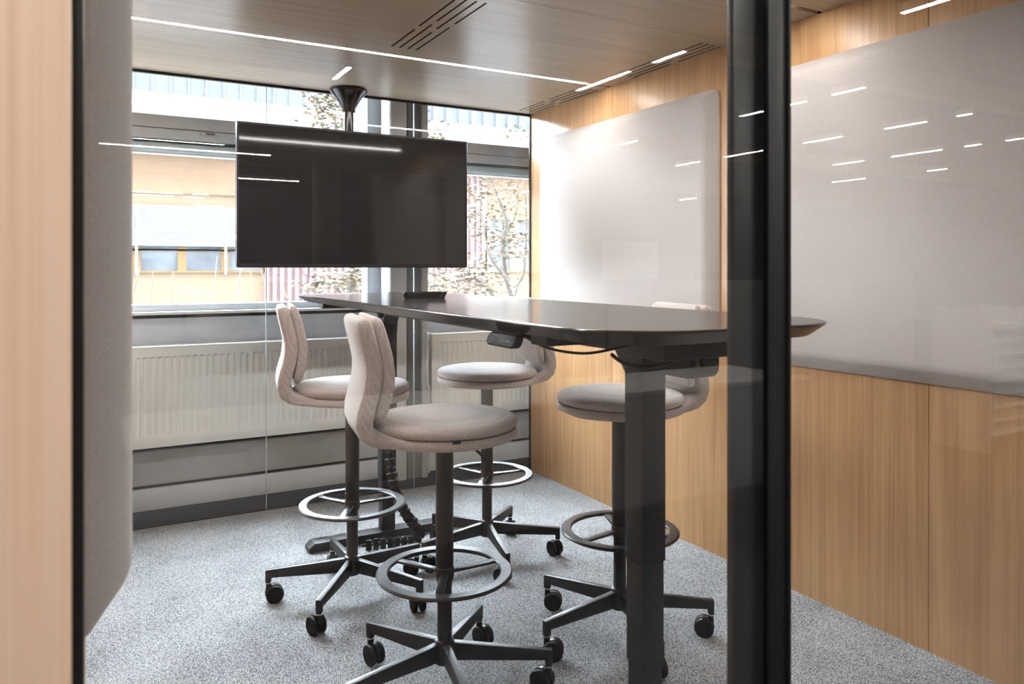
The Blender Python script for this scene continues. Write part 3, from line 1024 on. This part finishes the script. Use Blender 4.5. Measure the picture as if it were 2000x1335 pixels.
# ------------------------------------------------------------------ outside: building across the yard
YO = 22.0
ob = thing('office_building', (8, YO, -3.5), 'orange and white office building across the yard', 'building')
off = tuple(ob.location)
ZG = -3.5
bx('orange_wall', 'orange_wall', ob, off, -14, 4.27, YO + 0.05, YO + 8, 3.28, 4.36)
bx('orange_wall', 'orange_pale', ob, off, -14, 4.27, YO + 0.10, YO + 8, 2.92, 3.28)
bx('orange_wall', 'orange_pale', ob, off, -14, 4.27, YO + 0.05, YO + 8, ZG, 1.17)
bx('room_core', 'ext_glass', ob, off, -14, 4.27, YO + 0.5, YO + 8, 1.17, 2.92)
for k in range(-6, 3):
    x0 = 1.157 + 1.098 * k
    for (z0_, z1_) in ((1.20, 1.74), (1.78, 2.90)):
        wf_ = B()
        wf_.box(x0 - 0.11, x0, YO, YO + 0.1, z0_, z1_).box(x0 + 0.888, x0 + 0.99, YO, YO + 0.1, z0_, z1_)
        wf_.box(x0 - 0.11, x0 + 0.99, YO, YO + 0.1, z0_ - 0.05, z0_).box(x0 - 0.11, x0 + 0.99, YO, YO + 0.1, z1_, z1_ + 0.04)
        fo2 = wf_.build('window', 'ochre_frame', ob, off)
        bx('pane', 'ext_glass', fo2, off, x0, x0 + 0.888, YO + 0.05, YO + 0.07, z0_, z1_)
    # slatted blind
    if k % 2 == 0:
        bl = B()
        zz = 1.86
        while zz < 2.90:
            bl.box(x0 - 0.12, x0 + 2.05, YO - 0.10, YO - 0.06, zz, zz + 0.052)
            zz += 0.06
        bl.build('blind', 'blind_white', ob, off, smooth=0)
        B().cyl((x0 + 2.09, YO - 0.08, 1.1), (x0 + 2.09, YO - 0.08, 2.95), 0.035, n=10).build('downpipe', 'blind_white', ob, off)
# pink corrugated part
pk = bx('pink_wall', 'pink_clad', ob, off, 4.27, 11.35, YO + 0.0, YO + 8, ZG, 4.36)
for k in range(34):
    x0 = 4.30 + 0.2075 * k
    bx('rib', 'pink_clad', pk, off, x0, x0 + 0.11, YO - 0.05, YO, ZG, 4.36)
# right orange part with gridded windows
bx('orange_wall', 'orange_wall', ob, off, 11.35, 30, YO + 0.05, YO + 8, 2.95, 4.36)
bx('orange_wall', 'orange_pale', ob, off, 11.35, 30, YO + 0.05, YO + 8, ZG, 1.15)
bx('room_core', 'ext_glass', ob, off, 11.35, 30, YO + 0.5, YO + 8, 1.15, 2.95)
for k in range(8):
    x0 = 11.42 + 1.04 * k
    for z0_, z1_ in ((1.20, 1.72), (1.80, 2.25), (2.33, 2.90)):
        wf_ = B()
        wf_.box(x0 - 0.12, x0, YO, YO + 0.1, z0_, z1_).box(x0 + 0.80, x0 + 0.92, YO, YO + 0.1, z0_, z1_)
        wf_.box(x0 - 0.12, x0 + 0.92, YO, YO + 0.1, z0_ - 0.05, z0_).box(x0 - 0.12, x0 + 0.92, YO, YO + 0.1, z1_, z1_ + 0.05)
        fo2 = wf_.build('window', 'orange_pale', ob, off)
        bx('pane', 'ext_glass', fo2, off, x0, x0 + 0.80, YO + 0.05, YO + 0.07, z0_, z1_)
# white cornice band and the glazed upper storey
bx('cornice', 'band_white', ob, off, -14, 30, YO - 0.25, YO + 8, 4.36, 5.87)
us = bx('upper_storey', 'ext_glass_pale', ob, off, -14, 30, YO + 0.3, YO + 8, 5.87, 7.2)
for k in range(-26, 48):
    x0 = 1.44 + 0.4515 * k
    if -4 < x0 < 18:
        bx('mullion', 'mullion', us, off, x0 - 0.02, x0 + 0.02, YO + 0.2, YO + 0.3, 5.87, 7.2)
gr = bx('floor', 'bounce_ground', None, None, -60, 80, 4.7, 90, ZG - 0.1, ZG)  # unseen ground added for bounce, grey so the bounce stays neutral
struct(gr, 'unseen grey ground below the windows, added for bounce light', 'ground')
bx_lab = None


# ------------------------------------------------------------------ trees in the yard
def tree(base, branches, blobs, label, seed):
    rnd = random.Random(seed)
    t = thing('tree', base, label, 'tree', 'trees in the yard outside')
    tips = []
    for bi, (pts, r0, r1) in enumerate(branches):
        c = catmull([(p[0] - base[0], p[1] - base[1], p[2] - base[2]) for p in pts], 6)
        n = len(c)
        rad = [r0 + (r1 - r0) * i / (n - 1) for i in range(n)]
        B().tube(c, rad, 8).build('trunk' if bi == 0 else 'branch', 'bark', t, smooth=60)
        tips += c[n // 3:]
    gb, obb = B(), B()
    tw = B()
    for (cx, cy, cz, rx, rz, n) in blobs:
        for _ in range(int(n * 1.6)):
            p = Vector((cx + rnd.gauss(0, rx), cy + rnd.gauss(0, rx * 0.8), cz + rnd.gauss(0, rz))) - Vector(base)
            s = rnd.uniform(0.024, 0.056)
            a = rnd.uniform(0, 2 * PI)
            d = Vector((math.cos(a), math.sin(a), rnd.uniform(-0.6, 0.3))).normalized()
            e = d.cross(Vector((rnd.uniform(-1, 1), rnd.uniform(-1, 1), 1))).normalized()
            bb = gb if rnd.random() < 0.6 else obb
            o = len(bb.v)
            nn = d.cross(e) * s * 0.12
            bb.v += [tuple(p - d * s), tuple(p - d * s * 0.2 + e * s * 0.55 + nn), tuple(p + d * s), tuple(p - d * s * 0.2 - e * s * 0.55 + nn)]
            bb.f += [(o, o + 1, o + 2, o + 3)]
            bb.mi += [0]
        for _ in range(max(2, n // 30)):
            p = Vector((cx + rnd.gauss(0, rx), cy + rnd.gauss(0, rx * 0.6), cz + rnd.gauss(0, rz))) - Vector(base)
            q = min(tips, key=lambda v: (v - p).length)
            m = (p + q) / 2 + Vector((0, 0, 0.06))
            tw.tube(catmull([q, m, p], 4), 0.006, 5)
    gb.build('green_leaves', 'leaf_green', t, smooth=0, kind='stuff')
    obb.build('orange_leaves', 'leaf_orange', t, smooth=0, kind='stuff')
    tw.build('twigs', 'bark', t, kind='stuff')
    return t


Y1 = 10.0
br = [
    ([(5.72, Y1, ZG), (5.70, Y1, -1.5), (5.66, Y1, 0.2), (5.60, Y1, 0.80)], 0.10, 0.05),
    ([(5.60, Y1, 0.80), (5.47, Y1, 1.22), (5.38, Y1 - .1, 1.62), (5.44, Y1 - .1, 1.95), (5.36, Y1, 2.3), (5.22, Y1, 2.62), (5.1, Y1, 3.2)], 0.045, 0.012),
    ([(5.60, Y1, 0.80), (5.36, Y1 - .2, 1.12), (5.14, Y1 - .2, 1.38), (5.04, Y1 - .2, 1.62), (4.98, Y1 - .2, 2.05)], 0.035, 0.010),
    ([(5.62, Y1, 0.75), (5.74, Y1 + .1, 1.0), (5.86, Y1 + .1, 1.25), (5.9, Y1 + .1, 2.1), (5.75, Y1, 3.0)], 0.035, 0.010),
    ([(5.66, Y1, 0.2), (5.3, Y1, 0.80), (5.0, Y1, 1.08), (4.8, Y1, 1.10), (4.45, Y1, 1.02), (4.1, Y1, 1.0)], 0.035, 0.010),
    ([(5.48, Y1, 1.18), (5.3, Y1 + .2, 1.20), (5.0, Y1 + .2, 1.17), (4.7, Y1 + .2, 1.12)], 0.022, 0.008),
    ([(5.40, Y1, 1.7), (5.62, Y1, 2.0), (5.70, Y1, 2.4), (5.60, Y1, 2.9)], 0.020, 0.008),
]
bl = [(5.0, Y1, 2.15, 0.16, 0.30, 150), (5.35, Y1, 1.78, 0.20, 0.16, 170), (5.62, Y1, 2.35, 0.22, 0.22, 120), (4.45, Y1, 1.05, 0.28, 0.10, 260), (4.95, Y1, 1.25, 0.22, 0.13, 130),
      (5.05, Y1, 2.65, 0.14, 0.2, 40), (4.35, Y1 + .3, 3.15, 0.13, 0.16, 110), (5.65, Y1, 1.5, 0.18, 0.16, 60), (5.1, Y1, 0.95, 0.25, 0.1, 90), (5.6, Y1, 3.2, 0.25, 0.25, 30)]
tree((5.72, Y1, ZG), br, bl, 'slender tree with sparse autumn leaves beyond the right hand window', 3)
Y2 = 12.0
br = [
    ([(3.75, Y2, ZG), (3.74, Y2, -1.5), (3.72, Y2, 0.6), (3.70, Y2, 1.6), (3.6, Y2, 2.6), (3.45, Y2, 3.6)], 0.12, 0.03),
    ([(3.72, Y2, 0.4), (3.5, Y2, 0.9), (3.2, Y2, 1.05), (2.9, Y2, 0.95)], 0.03, 0.01),
    ([(3.72, Y2, 0.5), (3.95, Y2, 1.0), (4.2, Y2, 1.2)], 0.03, 0.01),
    ([(3.64, Y2, 2.4), (3.35, Y2, 3.2), (3.1, Y2, 3.9)], 0.03, 0.01),
]
bl = [(3.55, Y2, 1.05, 0.30, 0.10, 260), (3.95, Y2, 1.15, 0.22, 0.14, 180), (3.1, Y2, 0.98, 0.12, 0.06, 60), (3.3, Y2, 3.85, 0.18, 0.25, 320), (3.45, Y2, 3.4, 0.2, 0.25, 120), (3.6, Y2, 2.6, 0.3, 0.4, 120)]
tree((3.75, Y2, ZG), br, bl, 'leafy tree outside, mostly hidden behind the television', 5)

sh = thing('shrub', (1.1, 9.0, ZG), 'bare pale twiggy shrub outside below the orange windows', 'shrub')
rnd = random.Random(11)
for k in range(9):
    x = 0.35 + 0.22 * k + rnd.uniform(-.05, .05)
    top = rnd.uniform(0.95, 1.5)
    pts = [(x * 0.4 + 0.6, 9.0, ZG), (x * 0.8 + .2, 9.0, -1.0), (x, 9.0, 0.5), (x + rnd.uniform(-.14, .14), 9.0, top)]
    c = catmull([(p[0] - 1.1, p[1] - 9.0, p[2] - ZG) for p in pts], 6)
    B().tube(c, [0.02 + (0.006 - 0.02) * i / (len(c) - 1) for i in range(len(c))], 6).build('stem', 'twig_pale', sh)

# ------------------------------------------------------------------ the open office behind the viewer (mirrored in the glass)
HO = 3.2
oc = B().box(-9, 18, -17, 4.36, HO, HO + 0.1).build('ceiling', 'office_ceiling', smooth=0)
struct(oc, 'dark open plan office ceiling mirrored in the front glass', 'ceiling')
for nm, a in (('wall_left', (-9.1, -9, -17, 4.62)), ('wall_right', (18, 18.1, -17, 4.62))):
    o = B().box(a[0], a[1], a[2], a[3], -0.05, HO).build(nm, 'office_wall', smooth=0)
    struct(o, 'plain end wall of the office beyond the booth, ' + ('left side' if a[0] < 0 else 'right side'), 'wall')
wbk = thing('wall_front', (4, -17, 0), 'far office wall with window openings mirrored in the glass', 'wall')
wbk['kind'] = 'structure'
off = tuple(wbk.location)
bx('masonry', 'office_wall', wbk, off, -9, 18, -17.2, -17, -0.05, HO + 0.1)
for (xa, xb, lab) in ((9.5, 11.5, 'white wall board on the far office wall, left one'), (13.0, 15.5, 'white wall board on the far office wall, right one')):
    t = thing('whiteboard', ((xa + xb) / 2, -16.96, 0.95), lab, 'whiteboard', 'white boards on the far office wall')
    of = tuple(t.location)
    bx('board_face', 'office_white', t, of, xa, xb, -16.99, -16.96, 0.95, 2.1, 0.003)
    bx('pen_ledge', 'lamp_body', t, of, xa, xb, -16.97, -16.88, 0.93, 0.95, 0.003)

HL = 2.9
kx = (HL - 1.25) / 1.45


def lampY(v):       # mirrored virtual distance -> real position behind the glass
    return 1.4 - (1.4 - v) * kx


rows = {-2.05: [(-5.0, -4.2), (-3.4, -2.6), (-1.8, -1.0), (-0.6, 0.1)], -0.21: [(-2.3, -1.6), (-1.2, -0.5), (-0.4, 0.2)], 1.63: [(-4.29, -3.91), (-1.9, -1.2), (-1.0, -0.3), (-0.2, 0.4)], 3.465: [(-3.70, -3.02), (-2.74, -2.43), (-1.0, -0.3), (-0.2, 0.4)], 4.03: [(-1.25, -0.75)], 5.41: [(-3.80, -3.44), (-3.42, -3.06), (-2.78, -2.49), (-6.52, -6.06), (-5.79, -5.38)],  # negative rows and near segments of next two: unseen lamps added for front fill
        7.20: [(-3.54, -3.33), (-3.31, -3.10), (-2.79, -2.66), (-4.56, -4.33), (-4.31, -4.06), (-5.80, -5.08), (-6.74, -6.27)],
        9.06: [(-4.72, -4.42), (-4.40, -4.07), (-3.78, -3.61), (-3.32, -3.0), (-5.60, -5.14)], 10.85: [(-7.01, -6.40), (-5.37, -5.07), (-10.75, -10.26)]}
ORD = ['first', 'second', 'third', 'fourth', 'fifth', 'sixth', 'seventh', 'eighth', 'ninth', 'tenth']
for ri, (X, segs) in enumerate(sorted(rows.items())):
    for si, (a, b) in enumerate(sorted(segs, reverse=True)):
        xa, ya, yb = X * kx, lampY(a), lampY(b)
        t = thing('linear_light', (xa, (ya + yb) / 2, HL), 'slim white ceiling light, %s from the booth in the %s row from the left' % (ORD[si], ORD[ri]), 'light', 'linear office lights behind the viewer')
        of = tuple(t.location)
        bx('housing', 'lamp_body', t, of, xa - 0.03, xa + 0.03, ya, yb, HL + 0.004, HL + 0.06, 0.003)
        bx('diffuser', 'lamp', t, of, xa - 0.019, xa + 0.019, ya + 0.005, yb - 0.005, HL, HL + 0.006)
        for yy in (ya + 0.06, yb - 0.06):
            B().cyl((xa, yy, HL + 0.06), (xa, yy, HO), 0.0015, n=6).build('suspension', 'lamp_body', t, of)
for X, Y, L, wh in ((1.2, -9.9, 2.2, 'the longer nearer one'), (2.9, -13.0, 1.1, 'the shorter farther one')):
    t = thing('linear_light', (X, Y, HL), 'slim white office light running crosswise mirrored at left, ' + wh, 'light', 'crosswise office lights behind the viewer')
    of = tuple(t.location)
    bx('housing', 'lamp_body', t, of, X - L / 2, X + L / 2, Y - 0.03, Y + 0.03, HL + 0.004, HL + 0.06, 0.003)
    bx('diffuser', 'lamp', t, of, X - L / 2 + .005, X + L / 2 - .005, Y - 0.019, Y + 0.019, HL, HL + 0.006)
    for xx in (X - L / 2 + 0.1, X + L / 2 - 0.1):
        B().cyl((xx, Y, HL + 0.06), (xx, Y, HO), 0.0015, n=6).build('suspension', 'lamp_body', t, of)
for y in (-3.2, -7.4, -11.6):
    o = bx('trim_%d' % (7 + int(-y // 4)), 'beam_yellow', None, None, -9, 18, y - 0.08, y + 0.08, HO - 0.22, HO)
    struct(o, 'yellow painted ceiling beam of the office, %s' % {-3.2: 'the nearest', -7.4: 'the middle one', -11.6: 'the farthest'}[y], 'beam')

# low cabinet with slatted plinth
t = thing('sideboard', (1.6, -1.3, 0), 'low pale cabinet on slatted plinth mirrored in the front glass', 'cabinet')
of = tuple(t.location)
bx('body', 'office_grey', t, of, 0.1, 2.93, -1.50, -1.05, 0.27, 0.725, 0.004)
bx('top', 'office_white', t, of, 0.09, 2.94, -1.51, -1.04, 0.725, 0.745, 0.004)
for k in range(6):
    bx('plinth_slat', 'black_metal', t, of, 0.15, 2.90, -1.46, -1.08, 0.03 + 0.038 * k, 0.05 + 0.038 * k)
for k in range(4):
    d = bx('door', 'office_grey', t, of, 0.11 + 0.705 * k, 0.805 + 0.705 * k, -1.05, -1.035, 0.28, 0.715, 0.003)
    bx('handle', 'chrome', d, of, 0.75 + 0.705 * k, 0.76 + 0.705 * k, -1.035, -1.02, 0.45, 0.55, 0.002)
for k in range(4):
    B().box(0.2 + 0.85 * k, 0.25 + 0.85 * k, -1.44, -1.1, 0, 0.035).build('foot', 'black_rubber', t, of)

# desk screens
for k, (xa, xb, lab) in enumerate(((2.0, 4.4, 'grey desk screen left of the other two in the office'), (4.45, 6.85, 'grey desk screen between the other two in the office'), (6.9, 9.3, 'grey desk screen right of the other two in the office'))):
    t = thing('desk_screen', ((xa + xb) / 2, -4.6, 0), lab, 'screen', 'desk screens behind the viewer')
    of = tuple(t.location)
    bx('panel', 'office_grey', t, of, xa, xb, -4.62, -4.58, 0.05, 1.13, 0.008)
    for xx in (xa + 0.15, xb - 0.2):
        bx('foot', 'lamp_body', t, of, xx, xx + 0.05, -4.8, -4.4, 0, 0.05, 0.004)
# paper tray tower
t = thing('shelf_unit', (5.6, -1.6, 0), 'white tray tower with stacked shelves mirrored at right edge', 'shelf')
of = tuple(t.location)
for k in range(9):
    bx('tray', 'paper', t, of, 5.32, 5.88, -1.85, -1.45, 0.12 + 0.09 * k, 0.15 + 0.09 * k, 0.003)
for xx in (5.30, 5.88):
    bx('side_panel', 'office_grey', t, of, xx, xx + 0.02, -1.86, -1.46, 0, 0.98, 0.003)
# desks further back
for (xa, ya, lab) in ((4.2, -7.0, 'white office desk behind the desk screens, left one'), (7.4, -7.0, 'white office desk behind the desk screens, right one')):
    t = thing('office_desk', (xa + 0.8, ya, 0), lab, 'desk', 'office desks behind the viewer')
    of = tuple(t.location)
    bx('desktop', 'office_white', t, of, xa, xa + 1.6, ya - 0.4, ya + 0.4, 0.715, 0.74, 0.004)
    for xx in (xa + 0.06, xa + 1.48):
        bx('leg', 'office_white', t, of, xx, xx + 0.06, ya - 0.35, ya + 0.35, 0, 0.715, 0.004)
    mo = bx('monitor', 'screen', t, of, xa + 0.5, xa + 1.1, ya - 0.12, ya - 0.09, 0.86, 1.2, 0.004)
    bx('monitor_stand', 'bezel', mo, of, xa + 0.76, xa + 0.84, ya - 0.16, ya - 0.05, 0.74, 0.9, 0.003)
for (xa, ya, lab) in ((3.0, -9.5, 'round grey office column, the nearer one'), (9.5, -12.0, 'round grey office column, the farther one')):
    o = B().lathe([(0.2, 0), (0.2, HO)], 32, (xa, ya)).build('trim_11', 'office_wall')
    struct(o, lab, 'column')
